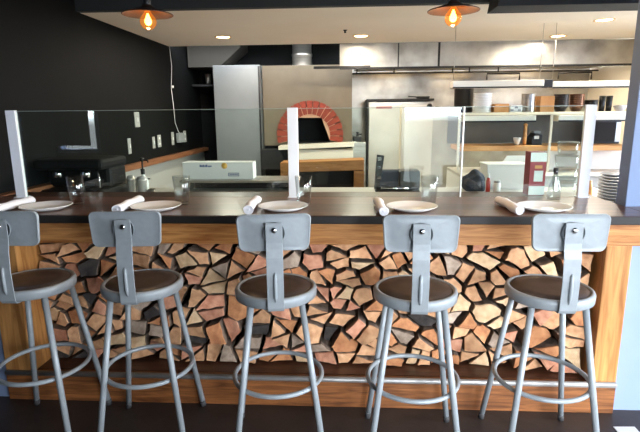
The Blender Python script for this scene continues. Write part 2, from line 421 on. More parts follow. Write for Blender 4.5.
def overlap(p, q):                               # separating axis test for convex outlines
    for P_, Q_ in ((p, q), (q, p)):
        for i in range(len(P_)):
            (x0, z0), (x1, z1) = P_[i], P_[(i+1) % len(P_)]
            nx, nz = z1-z0, x0-x1
            if max(nx*(x-x0)+nz*(z-z0) for x, z in P_) < min(nx*(x-x0)+nz*(z-z0) for x, z in Q_)-1e-9 or \
               min(nx*(x-x0)+nz*(z-z0) for x, z in P_) > max(nx*(x-x0)+nz*(z-z0) for x, z in Q_)+1e-9: return False
    return True
OUT = []
for c in cells:
    c = inset([(x, z/ST) for x, z in c], .0022)
    if not c: continue
    c = simplify(c, .031)
    if len(c) < 3 or area(c) < .0011: continue
    OUT.append(c)
LOGS = []
for i, c in enumerate(OUT):
    m = cent(c); near = [q for j, q in enumerate(OUT) if j != i and math.hypot(cent(q)[0]-m[0], cent(q)[1]-m[1]) < .32]
    best = c
    for t in range(14):
        k = rnd.uniform(.90, 1.06); an = rnd.uniform(-.30, .30)*(1-t/16); dx, dz = rnd.uniform(-.008, .008), rnd.uniform(-.012, .004)
        ca, sa = math.cos(an), math.sin(an)
        n_ = [(m[0]+dx+k*(ca*(x-m[0])-sa*(z-m[1])), m[1]+dz+k*(sa*(x-m[0])+ca*(z-m[1]))) for x, z in c]
        if min(z for x, z in n_) < .156 or min(x for x, z in n_) < -1.688 or max(x for x, z in n_) > 1.226: continue
        if not any(overlap(n_, q) for q in near): best = n_; break
    else:
        best = [(m[0]+.95*(x-m[0]), m[1]+.95*(z-m[1])) for x, z in c]
    OUT[i] = best; LOGS.append((best, area(best)))
def build_log(poly, colr, depth, length):
    cx, cz = cent(poly); n = len(poly)
    barkedge = max(range(n), key=lambda i: math.hypot(poly[i][0]-poly[(i+1) % n][0], poly[i][1]-poly[(i+1) % n][1])) if rnd.random() < .35 else -1
    ring = []
    for i in range(n):
        (x0, z0), (x1, z1) = poly[i], poly[(i+1) % n]
        L = math.hypot(x1-x0, z1-z0); nx, nz = (z1-z0)/L, -(x1-x0)/L
        k = max(2, int(L/.022))
        for j in range(k):
            t = j/k
            off = -.0035*rnd.random() if j else -.002*rnd.random()
            if i == barkedge: off += .0022*math.sin(PI*t)
            elif j: off -= .004*math.sin(PI*t)*rnd.random()
            px, pz = x0+t*(x1-x0)+nx*off-cx, z0+t*(z1-z0)+nz*off-cz
            if j == 0:                                     # chipped, rounded corner
                q = 1-rnd.choice((.0, .02, .05, .11)); px *= q; pz *= q
            ring.append((px, pz))
    bm = bmesh.new()
    ta, tb = rnd.uniform(-.28, .28), rnd.uniform(-.2, .38)
    def vy(x, z, d): return d + ta*x + tb*z
    r0 = [bm.verts.new((x*.965, vy(x*.965, z*.965, 0)+rnd.uniform(-.0015, .0015), z*.965)) for x, z in ring]
    r1 = [bm.verts.new((x, vy(x, z, .006)+rnd.uniform(0, .004), z)) for x, z in ring]
    rs = [r1]
    for q in (.33, .66, 1):
        rs.append([bm.verts.new((x*.975+rnd.uniform(-.001, .001), length*q+(ta*x+tb*z)*(1-q), z*.975+rnd.uniform(-.001, .001))) for x, z in ring])
    c0 = bm.verts.new((0, vy(0, 0, rnd.uniform(-.004, .002)), 0))
    m = len(ring)
    for k in range(m):
        k2 = (k+1) % m
        bm.faces.new((c0, r0[k], r0[k2])); bm.faces.new((r0[k], r1[k], r1[k2], r0[k2]))
        for a, b in zip(rs, rs[1:]):
            f = bm.faces.new((a[k], b[k], b[k2], a[k2])); f.material_index = 1
    f = bm.faces.new(rs[-1]); f.material_index = 1
    bmesh.ops.recalc_face_normals(bm, faces=bm.faces)
    me = bpy.data.meshes.new('firewood_log'); bm.to_mesh(me); bm.free()
    me.materials.append(LOGC[colr]); me.materials.append(BARK)
    o = bpy.data.objects.new('firewood_log', me); o.location = (cx, depth, cz); COL.objects.link(o)
    return o
STOOLS = [(-1.455, -.236, 2, 'leftmost'), (-.938, -.235, 5, 'second from left'), (-.315, -.285, 8, 'middle'), (.292, -.295, -2, 'second from right'), (.868, -.268, 0, 'rightmost')]
SX = [-1.70, -1.10, -.37, .325, 1.045]          # where each stool's back strut stands against the pile
SN = ['leftmost', 'second', 'middle', 'fourth', 'rightmost']
infos = []
for poly, A in LOGS:
    u = rnd.random()
    colr = 'tan' if u < .44 else 'pale' if u < .58 else 'pinkish' if u < .72 else 'orange-brown' if u < .86 else 'greyish' if u < .94 else 'dark'
    o = build_log(poly, colr, .165-(.085*max(0, min(1, (cent(poly)[0]-.75)/.4)) if max(p[1] for p in poly) < .84 else 0)+rnd.uniform(-.024, .022), rnd.uniform(.25, .29))
    x, z = cent(poly); k = min(range(5), key=lambda i: abs(SX[i]-x))
    side = 'left' if x < SX[k] else 'right'
    size = 'small' if A < .0042 else 'large' if A > .0088 else 'medium'
    shp = {3: 'triangular', 4: 'four-sided', 5: 'five-sided'}.get(len(poly), 'many-sided')
    infos.append((o, (size, colr, shp, side, SN[k]), z))
ORD = ['lowest', 'second lowest', 'third lowest', 'fourth lowest', 'fifth lowest', 'sixth lowest', 'seventh lowest', 'eighth lowest']
bykey = {}
for o, key, z in infos: bykey.setdefault(key, []).append((z, o))
for key, lst in bykey.items():
    size, colr, shp, side, sn = key; lst.sort(key=lambda t: t[0])
    for i, (z, o) in enumerate(lst):
        h = 'low' if z < .40 else 'high' if z > .66 else 'halfway up'
        if len(lst) == 1: lab = '%s %s %s firewood log %s in the pile, %s of the %s stool' % (size, colr, shp, h, side, sn)
        else: lab = '%s %s %s firewood log, %s such log %s of the %s stool' % (size, colr, shp, ORD[min(i, 7)] if i < len(lst)-1 or len(lst) > 2 else 'highest', side, sn)
        tag(o, lab, 'firewood log', 'split logs stacked in the bay under the bar')

# ------------------------------------------------------------------ bar stools
def make_stool():
    t = thing('bar_stool', '', 'bar stool', group='grey steel bar stools along the bar')
    zs = .77
    MB().lathe([(0, zs+.002), (.10, zs+.004), (.152, zs+.001), (.158, zs-.004), (.158, zs-.008)], n=48).build('seat', 'seat', t)['label'] = 'brown hardboard seat disc'
    MB().lathe([(.1585, zs-.006), (.160, zs+.001), (.170, zs+.002), (.177, zs-.003), (.180, zs-.012), (.178, zs-.040), (.172, zs-.044), (.168, zs-.040), (.16, zs-.012), (0, zs-.012)], n=48).build('seat_rim', 'stool', t)
    for k in range(4):
        a = PI/4 + k*PI/2; c, s_ = math.cos(a), math.sin(a)
        p0, p1 = Vector((.150*c, .150*s_, zs-.03)), Vector((.278*c, .278*s_, .0))
        d = (p1-p0).normalized()
        lg = MB().tube([p0, p1-d*.03], .0135, 14).build('leg', 'stool', t)
        MB().tube([p1-d*.035, p1-d*.004], .0150, 12).build('rubber_foot', 'rubber', lg)
    zr = .348; rr = .150+(.278-.150)*(zs-.03-zr)/(zs-.03) - .0195
    MB().tube([(rr*math.cos(2*PI*k/48), rr*math.sin(2*PI*k/48), zr) for k in range(48)], .0105, 10, True).build('foot_ring', 'stool', t)
    # backrest: rounded plate, gently curved, with a rolled rim
    w, h, r = .1465, .0755, .026; zc = 1.046; yb = -.160
    out = []
    for cx, cz, a0 in ((w-r, h-r, 0), (-w+r, h-r, PI/2), (-w+r, -h+r, PI), (w-r, -h+r, 3*PI/2)):
        for k in range(7): out.append((cx+r*math.cos(a0+k*PI/12), cz+r*math.sin(a0+k*PI/12)))
    def taper(x, z): return x*(1 + .035*(z/h))
    curve = lambda x: .55*x*x
    bm = bmesh.new()
    def loop(f, y): return [bm.verts.new((taper(x*f, z), yb+curve(x*f)+y, zc+z*f)) for x, z in out]
    rings = [loop(.93, .007), loop(.955, .011), loop(.985, .011), loop(1, .006), loop(.992, -.001), loop(.975, -.004), loop(.955, -.0025), loop(.93, -.001)]
    grid = [loop(f, -.001) for f in (.75, .5, .25)]
    gridb = [loop(f, .006) for f in (.75, .5, .25)]
    def strip(a, b):
        for k in range(len(a)): bm.faces.new((a[k], a[(k+1) % len(a)], b[(k+1) % len(b)], b[k]))
    allr = gridb[::-1] + rings + grid
    for a, b in zip(allr, allr[1:]): strip(a, b)
    bm.faces.new(grid[-1]); bm.faces.new(gridb[-1][::-1])
    bmesh.ops.recalc_face_normals(bm, faces=bm.faces)
    m_ = MB(); m_.bm.free(); m_.bm = bm
    m_.build('backrest', 'stool', t, smooth=True)
    # strut: bent flat bar from under the seat up behind the backrest
    path = [(-.06, .722), (-.165, .722), (-.183, .726), (-.190, .738), (-.1925, .78), (-.196, .86), (-.1905, .95), (-.183, .985), (-.180, 1.01), (-.180, 1.092)]
    w2 = .0335; th = .004
    bm = bmesh.new(); prev = None
    for i, (y, z) in enumerate(path):
        a = path[max(0, i-1)]; b = path[min(len(path)-1, i+1)]
        d = Vector((b[0]-a[0], b[1]-a[1])).normalized(); nrm = Vector((-d.y, d.x))
        ww = w2
        cur = [bm.verts.new((sx*ww, y+nrm.x*sn*th, z+nrm.y*sn*th)) for sx, sn in ((-1, -.5), (1, -.5), (1, .5), (-1, .5))]
        if prev:
            for k in range(4): bm.faces.new((prev[k], prev[(k+1) % 4], cur[(k+1) % 4], cur[k]))
        else: bm.faces.new(cur)
        prev = cur
    bm.faces.new(prev[::-1])
    bmesh.ops.recalc_face_normals(bm, faces=bm.faces)
    bmesh.ops.bevel(bm, geom=[e for e in bm.edges if e.calc_length() > .0], offset=.0012, segments=1, affect='EDGES')
    m_ = MB(); m_.bm.free(); m_.bm = bm
    st = m_.build('back_strut', 'stool', t)
    MB().tube([(0, -.1945, .768), (0, -.199, .79), (0, -.201, .84), (0, -.199, .880), (0, -.195, .892)], [.003, .007, .0075, .007, .003], 10).build('strut_rib', 'stool', st)
    MB().lathe([(.0125, 0), (.012, .004), (.008, .008), (0, .0095)], (0, -.182, 1.062), 14, axis=(0, -1, 0)).build('bolt', 'chrome', st)
    MB().lathe([(.043, 0), (.043, .010), (.0, .010)], (0, -.178, 1.05), 24, axis=(0, 1, 0)).build('spacer_disc', 'stool', st)
    return t
proto = make_stool()
for i, (x, y, r, nm) in enumerate(STOOLS):
    o = proto if i == 0 else copy_tree(proto)
    o.location = (x, y, 0); o.rotation_euler.z = math.radians(r)
    o['label'] = ['grey steel stool with brown seat, leftmost, cut by the photo edge', 'grey steel stool with brown seat, second from the left',
                  'grey steel stool with brown seat, middle one of the five', 'grey steel stool with brown seat, second from the right',
                  'grey steel stool with brown seat, rightmost, beside the wooden end post'][i]

# ------------------------------------------------------------------ place settings
ZC = 1.0305
PN = ['leftmost', 'second from the left', 'middle', 'second from the right', 'rightmost']
PX = [-1.585, -.994, -.330, .324, .976]
def plate_mesh():
    return MB().lathe([(0, .004), (.075, .004), (.088, .008), (.124, .0235), (.128, .0245), (.1285, .0225), (.09, .0045), (.078, 0), (.070, 0), (.068, .002), (0, .002)], n=48)
p0 = plate_mesh().build('dinner_plate', 'china')
for i, x in enumerate(PX):
    o = p0 if i == 0 else p0.copy()
    if i: COL.objects.link(o)
    o.location = (x, .13, ZC)
    tag(o, 'white round dinner plate on the bar, %s of the five' % PN[i], 'plate', 'dinner plates along the bar')
def napkin_mesh(seed):
    rr = random.Random(seed); bm = bmesh.new(); rings = []; n = 22; L = .30
    for j in range(9):
        y = -L/2 + L*j/8; R = .0225*(1+.10*math.sin(j*1.7+seed)); ring = []
        for k in range(n):
            a = 2*PI*k/n; q = R*(1+.03*math.sin(3*a+j))
            ring.append(bm.verts.new((q*1.05*math.cos(a)+.004*math.sin(j*.8+seed), y, .0225+q*.96*math.sin(a))))
        rings.append(ring)
    for a, b in zip(rings, rings[1:]):
        for k in range(n): bm.faces.new((a[k], a[(k+1) % n], b[(k+1) % n], b[k]))
    # rolled spiral ends: inner recessed rings
    for ring, sgn in ((rings[0], 1), (rings[-1], -1)):
        prev = ring
        c = sum((v.co for v in ring), Vector())/n
        for f, dy in ((.84, -.004), (.72, .010), (.60, .000), (.46, .010), (.3, .002)):
            cur = [bm.verts.new(c+(v.co-c)*f+Vector((0, sgn*dy, 0))) for v in ring]
            for k in range(n): bm.faces.new((prev[k], prev[(k+1) % n], cur[(k+1) % n], cur[k]))
            prev = cur
        bm.faces.new(prev)
    bmesh.ops.recalc_face_normals(bm, faces=bm.faces)
    zmin = min(v.co.z for v in bm.verts)
    for v in bm.verts: v.co.z -= zmin
    m_ = MB(); m_.bm.free(); m_.bm = bm; return m_
for i, (x, y, r) in enumerate([(-1.765, .115, -4), (-1.150, .145, 2), (-.492, .145, 2), (.163, .115, 3), (.806, .135, 2)]):
    o = napkin_mesh(i).build('napkin_roll', 'linen', loc=(x, y, ZC), smooth=True); o.rotation_euler.z = math.radians(r)
    tag(o, 'rolled white cloth napkin on the bar, %s of the five' % PN[i], 'napkin', 'rolled napkins along the bar')
def tumbler_mesh(h=.155, r0=.036, r1=.046):
    return MB().lathe([(0, 0), (r0-.003, 0), (r0, .003), (r1, h), (r1-.0012, h+.001), (r1-.0025, h), (r0-.003, .014), (0, .012)], n=32)
t0 = tumbler_mesh().build('glass_tumbler', 'tumbler')
for i, (x, y) in enumerate([(-1.497, .276), (-.905, .280), (-.236, .268), (.430, .262)]):
    o = t0 if i == 0 else t0.copy()
    if i: COL.objects.link(o)
    o.location = (x, y, ZC)
    tag(o, 'tall clear drinking glass behind the %s plate' % PN[i], 'drinking glass', 'clear tumblers along the bar')
ca = MB().lathe([(0, 0), (.034, 0), (.037, .006), (.034, .06), (.017, .115), (.015, .15), (.019, .158), (.016, .157), (.013, .15), (.015, .115), (.031, .06), (.033, .01), (0, .008)], n=28).build('glass_carafe', 'tumbler', loc=(1.150, .45, ZC))
tag(ca, 'small clear glass carafe beside the red and white carton', 'carafe')
MB().lathe([(0, .140), (.0115, .140), (.013, .166), (.012, .176), (0, .177)], n=16).build('stopper', 'black', ca)

# red and white carton
bx = thing('carton', 'tall red and white carton standing on the bar behind the glass', 'carton', (1.10, .62, ZC))
MB().box(-.046, .046, -.045, .045, 0, .253, bev=.002).build('carton_body', 'red', bx)
MB().box(-.0455, .0455, -.0462, -.0452, .003, .055).build('lower_panel', 'card', bx)
MB().box(-.0455, .0455, -.0462, -.0452, .197, .250).build('upper_panel', 'card', bx)
MB().box(-.020, .030, -.0462, -.0452, .082, .145).build('label_panel', 'card', bx)
MB().box(-.018, .024, -.0462, -.0452, .158, .176).build('print_panel', 'kraft', bx)

# ------------------------------------------------------------------ pendant lamps over the bar
def make_pendant():
    t = thing('pendant_lamp', '', 'pendant lamp', group='pendant lamps over the bar')
    MB().lathe([(.122, .0), (.1235, .002), (.12, .005), (.07, .020), (.030, .034), (.024, .046), (.018, .046), (.024, .030), (.066, .016), (.118, .001), (.122, 0)], n=40).build('lamp_shade', 'copper', t)
    MB().lathe([(0, .13), (.012, .128), (.019, .12), (.020, .050), (.017, .03), (.017, .022), (0, .022)], n=20).build('socket', 'blackmetal', t)
    MB().tube([(0, 0, .128), (0, 0, .82)], .0035, 8).build('cord', 'black', t)
    MB().lathe([(.03, .80), (.055, .795), (.05, .82), (0, .82)], n=24).build('ceiling_rose', 'blackmetal', t)
    b = MB().lathe([(.012, .024), (.014, .014), (.024, .002), (.036, -.014), (.0405, -.030), (.037, -.047), (.025, -.062), (.01, -.0695), (0, -.0705)], n=28).build('bulb', 'bulb', t)
    b['label'] = 'clear globe bulb with glowing filament'
    f = MB()
    f.lathe([(0, .008), (.004, .006), (.010, -.010), (.0165, -.026), (.0165, -.036), (.010, -.046), (0, -.050)], n=14)
    f.build('filament', 'filament', b)
    return t
pend = make_pendant()
for i, (x, z) in enumerate([(-.990, 1.996), (.503, 1.984)]):
    o = pend if i == 0 else copy_tree(pend)
    o.location = (x, .20, z)
    o['label'] = ['copper pendant lamp with round bulb, on the left against the black wall', 'copper pendant lamp with round bulb, on the right over the bar'][i]
    L = bpy.data.lights.new('pendant_glow', 'POINT'); L.energy = 7; L.color = (1, .62, .3); L.shadow_soft_size = .03
    lo = bpy.data.objects.new('pendant_glow', L); lo.location = (0, 0, -.10); lo.parent = o; COL.objects.link(lo)

# ------------------------------------------------------------------ recessed ceiling lights
for i, (x, y, lb) in enumerate([(-1.359, 3.24, 'leftmost recessed ceiling light, above the grey steel panel'), (.141, 3.34, 'middle recessed ceiling light, between the two pendants'),
                                (2.346, 3.60, 'far right recessed ceiling light near the steel hood'), (2.373, 2.64, 'nearest recessed ceiling light at the top right')]):
    d = thing('recessed_light', lb, 'ceiling light', (x, y, 2.34), group='recessed ceiling lights')
    MB().lathe([(.070, -.001), (.085, -.006), (.092, -.004), (.094, .003), (.07, .003)], n=32).build('trim_ring', 'lamp_trim', d)
    MB().lathe([(0, -.0025), (.0698, -.0025), (.0698, -.0005), (0, -.0005)], n=32).build('lens', 'downlight', d)
    L = bpy.data.lights.new('downlight', 'AREA'); L.shape = 'DISK'; L.size = .13; L.energy = (36, 28, 11, 60)[i]; L.color = (1, .90, .76)
    lo = bpy.data.objects.new('downlight_light', L); lo.location = (0, 0, -.02); lo.parent = d; COL.objects.link(lo)
sp = MB().lathe([(0, -.03), (.012, -.028), (.008, -.01), (.02, -.004), (.022, 0), (0, 0)], n=16).build('fire_sprinkler', 'blackmetal', loc=(-.03, 2.93, 2.34))
tag(sp, 'small dark fire sprinkler in the beige ceiling', 'sprinkler')

# ------------------------------------------------------------------ pizza oven
ov = thing('pizza_oven', 'taupe stucco pizza oven with a red brick arch mouth', 'pizza oven', (-.53, 4.35, 0))
ox, oy = -.53, 4.35
X0, X1, Z0, Z1 = -1.124-ox, .054-ox, 1.10, 2.134
AX, AZ, RI, RO = (-.502-ox), 1.235, .268, .440        # arch centre and radii
fm = MB(); b = bmesh.new(); n = 28
arc = [(AX+RI*math.cos(PI*k/n), AZ+RI*1.03*math.sin(PI*k/n)) for k in range(n+1)]
arc = [(AX+RI, Z0)] + arc + [(AX-RI, Z0)]
outer = []
for x, z in arc:
    dx, dz = x-AX, z-AZ
    if z <= AZ+1e-9: outer.append((X1 if dx > 0 else X0, z))
    else:
        t = min(((X1-AX)/dx if dx > 1e-6 else (X0-AX)/dx if dx < -1e-6 else 9), (Z1-AZ)/dz); outer.append((AX+dx*t, AZ+dz*t))
for y in (-.05, .0):
    A = [b.verts.new((x, y, z)) for x, z in arc]; Bv = [b.verts.new((x, y, z)) for x, z in outer]
    for k in range(len(arc)-1): b.faces.new((A[k], A[k+1], Bv[k+1], Bv[k]))
    cs = [(X1, Z1), (X0, Z1)]
    for cx_, cz_ in cs:                                   # corner fillers
        for k in range(len(outer)-1):
            o1, o2 = outer[k], outer[k+1]
            if abs(o1[0]-cx_) < 1e-6 and abs(o2[1]-cz_) < 1e-6 and abs(o2[0]-cx_) > 1e-6 or abs(o2[0]-cx_) < 1e-6 and abs(o1[1]-cz_) < 1e-6 and abs(o1[0]-cx_) > 1e-6:
                b.faces.new((Bv[k], Bv[k+1], b.verts.new((cx_, y, cz_))))
bmesh.ops.recalc_face_normals(b, faces=b.faces)
fm._merge(b)
fm.build('front_face', 'stucco', ov)
MB().box(X0, X0+.02, .0, .7, Z0, Z1).box(X1-.02, X1, .0, .7, Z0, Z1).box(X0, X1, 0, .7, Z1-.02, Z1).box(X0, X1, .68, .7, Z0, Z1).build('housing', 'stucco', ov)
vb = bmesh.new()
for k in range(len(arc)-1):
    (xa, za), (xb, zb) = arc[k], arc[k+1]
    vs = [vb.verts.new(p) for p in ((xa, -.05, za), (xb, -.05, zb), (xb, .6, zb), (xa, .6, za))]; vb.faces.new(vs)
vb.faces.new([vb.verts.new(p) for p in ((AX-RI, .6, Z0), (AX-RI, .6, AZ+RI*1.05), (AX+RI, .6, AZ+RI*1.05), (AX+RI, .6, Z0))])
vb.faces.new([vb.verts.new(p) for p in ((AX-RI, -.05, Z0+.03), (AX+RI, -.05, Z0+.03), (AX+RI, .6, Z0+.03), (AX-RI, .6, Z0+.03))])
vm_ = MB(); vm_._merge(vb); vm_.build('oven_chamber', 'soot_shade', ov)
bk = MB(); NB = 17; g = .012
mo = MB()
def vou(a0, a1, r0, r1, y0, y1, mb_):
    q = bmesh.new(); K = 3; V = []
    for y in (y0, y1):
        V.append([[q.verts.new((AX+r*math.cos(a0+(a1-a0)*k/K), y, AZ+r*1.02*math.sin(a0+(a1-a0)*k/K))) for k in range(K+1)] for r in (r0, r1)])
    for k in range(K):
        for y in (0, 1): q.faces.new((V[y][0][k], V[y][0][k+1], V[y][1][k+1], V[y][1][k]))
        for r in (0, 1): q.faces.new((V[0][r][k], V[0][r][k+1], V[1][r][k+1], V[1][r][k]))
    for k in (0, K): q.faces.new((V[0][0][k], V[0][1][k], V[1][1][k], V[1][0][k]))
    bmesh.ops.recalc_face_normals(q, faces=q.faces); mb_._merge(q)
aa0, aa1 = -math.radians(14), PI+math.radians(14)
for k in range(NB):
    s_ = (aa1-aa0)/NB
    vou(aa0+k*s_+g/RO*.55, aa0+(k+1)*s_-g/RO*.55, RI, RO, -.085, -.05, bk)
vou(aa0, aa1, RI+.004, RO-.006, -.078, -.0502, mo)
bk.build('brick_arch', 'brick', ov); mo.build('mortar_joints', 'mortar', ov)
MB().box(X0, X1, 0, .65, 0, Z0).build('oven_base', 'soot_shade', ov)
lg = MB(); lg.prism([(-.36, 1.062), (.61, 1.100), (.61, 1.150), (-.36, 1.112)], -.36, -.09).build('oven_ledge', 'lampbar', ov)
MB().box(-.15, .60, -.33, -.10, .86, 1.062, bev=.004).build('steel_skirt', 'lampbar', ov)
MB().box(-.60, -.16, -.25, -.05, .8, 1.06).build('dark_box', 'soot_shade', ov)
fl = MB().lathe([(.135, 0), (.135, .15), (.14, .155), (.14, .185), (.132, .19), (.132, .50), (0, .5), (0, 0)], n=32).build('oven_flue', 'steel', loc=(-.633, 4.72, Z1)); tag(fl, 'round steel flue rising from the pizza oven', 'flue')
# dark duct hood left of the oven
du = MB(); du.prism([(-2.18, 2.15), (-1.75, 2.15), (-1.45, 2.40), (-1.45, 2.6), (-2.18, 2.6)], 4.55, 5.08)
tag(du.build('duct_hood', 'duct'), 'dim beige duct hood in the back left corner', 'duct')
cu = MB().lathe([(0, 0), (.035, 0), (.042, .15), (.039, .15), (.032, .006), (0, .006)], n=20).build('steel_pitcher', 'steel', loc=(-2.0, 4.86, 1.935)); tag(cu, 'small steel pitcher on the high dark shelf', 'pitcher')
ws = MB().box(-2.19, -1.62, 4.72, 5.09, 1.905, 1.935).build('wall_shelf', 'black'); tag(ws, 'dark high shelf in the back left corner', 'shelf')
gp = box('steel_cabinet', 'steel_grey', -1.749, -1.135, 4.2, 4.9, 0, 2.138, 'tall plain grey steel cabinet left of the oven', 'cabinet', .006)
gs = MB().box(0, .022, -.01, .01, .02, 2.12).build('corner_trim', 'black', gp, loc=(.282, -.345, 0))

# wooden bench in front of the oven
be = thing('work_bench', 'orange wooden bench with a dark open bay before the oven', 'bench', (-.30, 3.55, 0))
MB().prism([(-.49, .840), (.49, .864), (.49, .986), (-.49, .955)], -.15, .15, bev=.004).build('top_beam', 'bench', be)
for x0, x1 in ((-.49, -.405), (.372, .49)): MB().box(x0, x1, -.15, .15, 0, .855, bev=.004).build('leg', 'bench', be)
MB().box(-.405, .372, .05, .14, .05, .84).build('bay_shade_panel', 'soot_shade', be)  # dark sheet standing in for the shade inside the open bay
for i, x in enumerate((.32,)):
    pass

# ------------------------------------------------------------------ hood, back wall equipment
hd = thing('extraction_hood', 'long stainless steel extraction hood across the back', 'hood', (1.63, 3.92, 2.05))
MB().prism([(-1.73, 0), (1.73, 0), (1.73, .288), (-1.73, .288)], 0, .03).build('hood_front', 'steel_wall', hd)
MB().box(-1.55, 1.73, .03, 1.1, .05, .06).build('hood_underside', 'steel', hd)
MB().box(-1.73, 1.73, -.012, .0, -.012, .012).build('lower_rail', 'blackmetal', hd)
for x in (-1.0, 0, 1.0):
    MB().box(x-.25, x+.25, .30, .42, .030, .0498).build('added_hood_light', 'downlight', hd)  # unseen lamps added under the hood to brighten the kitchen back wall
    L = bpy.data.lights.new('hood_fill_light', 'AREA'); L.shape = 'RECTANGLE'; L.size = .5; L.size_y = .12; L.energy = (3, 6, 10)[int(x)+1]; L.color = (1, .90, .76)
    lo = bpy.data.objects.new('hood_fill_light', L); lo.location = (x, .36, .024); lo.parent = hd; COL.objects.link(lo)
MB().box(-.55, -.525, -.004, 0, 0, .288).build('seam_strip', 'blackmetal', hd)
MB().box(-1.03, -1.015, -.004, 0, 0, .288).build('seam_strip', 'blackmetal', hd)
MB().box(-1.44, -1.33, -.005, -.001, .04, .09).build('name_plate', 'greyplate', hd)
MB().box(-2.05, -1.36, -.02, .02, .0, .03).build('side_arm', 'blackmetal', hd)
# hanging utility rail
ur = thing('hanging_rail', 'black hanging pipe rail under the hood', 'rail', (0, 4.6, 2.04))
MB().tube([(.06, 0, 0), (3.3, 0, 0)], .008, 8).build('pipe', 'blackmetal', ur)
for x in (.12, .62, 1.40, 1.62, 2.0, 2.55): MB().tube([(x, 0, 0), (x, 0, .058)], .010, 8).build('hanger', 'blackmetal', ur)
for x in (1.83, 2.75): MB().tube([(x, -.1, -.11), (x, -.1, -.03), (x+.42, -.1, -.03), (x+.42, -.1, -.12)], .012, 8).build('gas_pipe', 'blackmetal', ur)

# tall two-door steel fridge on the back wall
fr = thing('steel_fridge', 'wide two-door steel fridge against the back wall', 'fridge', (.71, 4.5, 0))
MB().box(-.43, .43, 0, .55, 0, 1.66, bev=.004).build('body', 'steel', fr)
MB().box(-.425, -.012, -.03, -.001, .2, 1.62, bev=.004).build('door', 'door_steel', fr)
MB().box(.012, .425, -.03, -.001, .2, 1.62, bev=.004).build('door', 'door_steel', fr)
MB().box(-.012, .012, -.012, -.001, .2, 1.64).build('centre_gasket', 'cream', fr)
MB().box(-.44, .44, -.02, .55, 1.672, 1.70).build('top_trim', 'blackmetal', fr)
MB().box(-.455, -.432, -.03, .5, .05, 1.70).build('side_trim', 'blackmetal', fr)
MB().box(-.33, -.12, -.034, -.031, 1.575, 1.60).build('label_strip', 'red', fr)
MB().lathe([(.035, 0), (.035, .012), (.022, .014), (.02, .004), (0, .004)], (.38, -.03, 1.6), 20, axis=(0, -1, 0)).build('thermometer_dial', 'black', fr)
pn = MB().lathe([(0, 0), (.085, 0), (.095, .032), (.091, .032), (.082, .005), (0, .005)], n=28)
pn.tube([(-.09, 0, .026), (-.20, .0, .034)], .008, 8)
tag(pn.build('frying_pan', 'black', loc=(1.02, 4.62, 1.70)), 'black frying pan on top of the steel fridge', 'pan')
bi = thing('black_grinder', 'small black countertop device right of the oven', 'kitchen device', (.13, 4.40, 1.14))
MB().box(-.055, .055, -.05, .05, 0, .07, bev=.01).build('body', 'black', bi)
MB().lathe([(.02, .07), (.012, .11), (.02, .125), (0, .13)], n=16).build('knob', 'black', bi)
MB().box(.0, .06, -.02, .02, .085, .11, bev=.005).build('spout', 'black', bi)
sb = box('low_steel_counter', 'steel', .062, .24, 4.31, 4.6, 0, 1.14, 'narrow steel counter between oven and fridge', 'counter')

# ------------------------------------------------------------------ pass shelves on the right
ps = thing('pass_shelf', 'two-level steel and oak pass shelf on the right of the kitchen', 'shelf', (0, 2.85, 0))
MB().box(1.06, 2.76, -.17, .2, 1.483, 1.508, bev=.003).build('steel_shelf', 'cream', ps)
MB().box(1.10, 2.76, -.25, .2, 1.138, 1.186, bev=.003).build('oak_shelf', 'oak', ps)
for x in (1.08, 1.95, 2.735): MB().box(x-.011, x+.011, -.275, -.255, .931, 1.48).build('post', 'cream', ps)
MB().box(1.06, 2.76, .2, .215, 1.19, 1.48).build('back_panel', 'panel', ps)
def lampbar(x0, x1, y, z0, z1, label, rods=True, group='heat lamp bars over the pass'):
    t = thing('heat_lamp', label, 'heat lamp', ((x0+x1)/2, y, z0), group=group); w = (x1-x0)/2
    MB().prism([(-w, 0), (w, 0), (w, z1-z0), (-w, z1-z0)], -.02, .12, bev=.004).build('lamp_housing', 'lampbar', t)
    MB().box(-w, w, -.024, -.0205, -.004, .010).build('lower_lip', 'blackmetal', t)
    if rods:
        for s in (-1, 1): MB().tube([(s*(w-.02), .05, z1-z0), (s*(w-.02), .05, 2.34-z0)], .003, 6).build('rod', 'steel', t)
    return t
lampbar(1.02, 1.89, 2.70, 1.745, 1.812, 'long steel heat lamp bar above the left half of the pass')
lampbar(1.97, 2.75, 2.70, 1.735, 1.795, 'long steel heat lamp bar above the right half of the pass')
lampbar(1.125, 1.81, 2.62, 1.420, 1.478, 'white lamp strip under the steel shelf, left', False, 'lamp strips under the steel shelf')
lampbar(2.02, 2.32, 2.62, 1.420, 1.478, 'short white lamp strip under the steel shelf, middle', False, 'lamp strips under the steel shelf')
lampbar(2.37, 2.70, 2.62, 1.420, 1.478, 'short white lamp strip under the steel shelf, right end', False, 'lamp strips under the steel shelf')
cb = box('control_box', 'black', 1.8895, 1.9705, 2.68, 2.74, 1.74, 1.815, 'small black switch box between the heat lamp bars', 'switch box')
zt = 1.509
o = MB().lathe([(0, 0), (.085, 0), (.093, .01), (.096, .268), (.099, .27), (.092, .27), (.088, .014), (0, .012)], n=28).build('stock_bin', 'black', loc=(1.190, 2.945, zt)); tag(o, 'tall black round bin at the left end of the pass shelf', 'bin')
o = MB()
for k in range(12): o.lathe([(0, .0), (.078, .0), (.090, .012), (.0905, .0168), (.085, .016), (.07, .006), (0, .005)], (0, 0, k*.0155), 28)
tag(o.build('bowl_stack', 'china', loc=(1.345, 2.80, zt)), 'stack of white bowls beside the black bin', 'bowl stack')
box('cardboard_box', 'kraft', 1.443, 1.585, 2.72, 2.9, zt, zt+.083, 'low brown cardboard box right of the white bowl stack', 'box', .003)
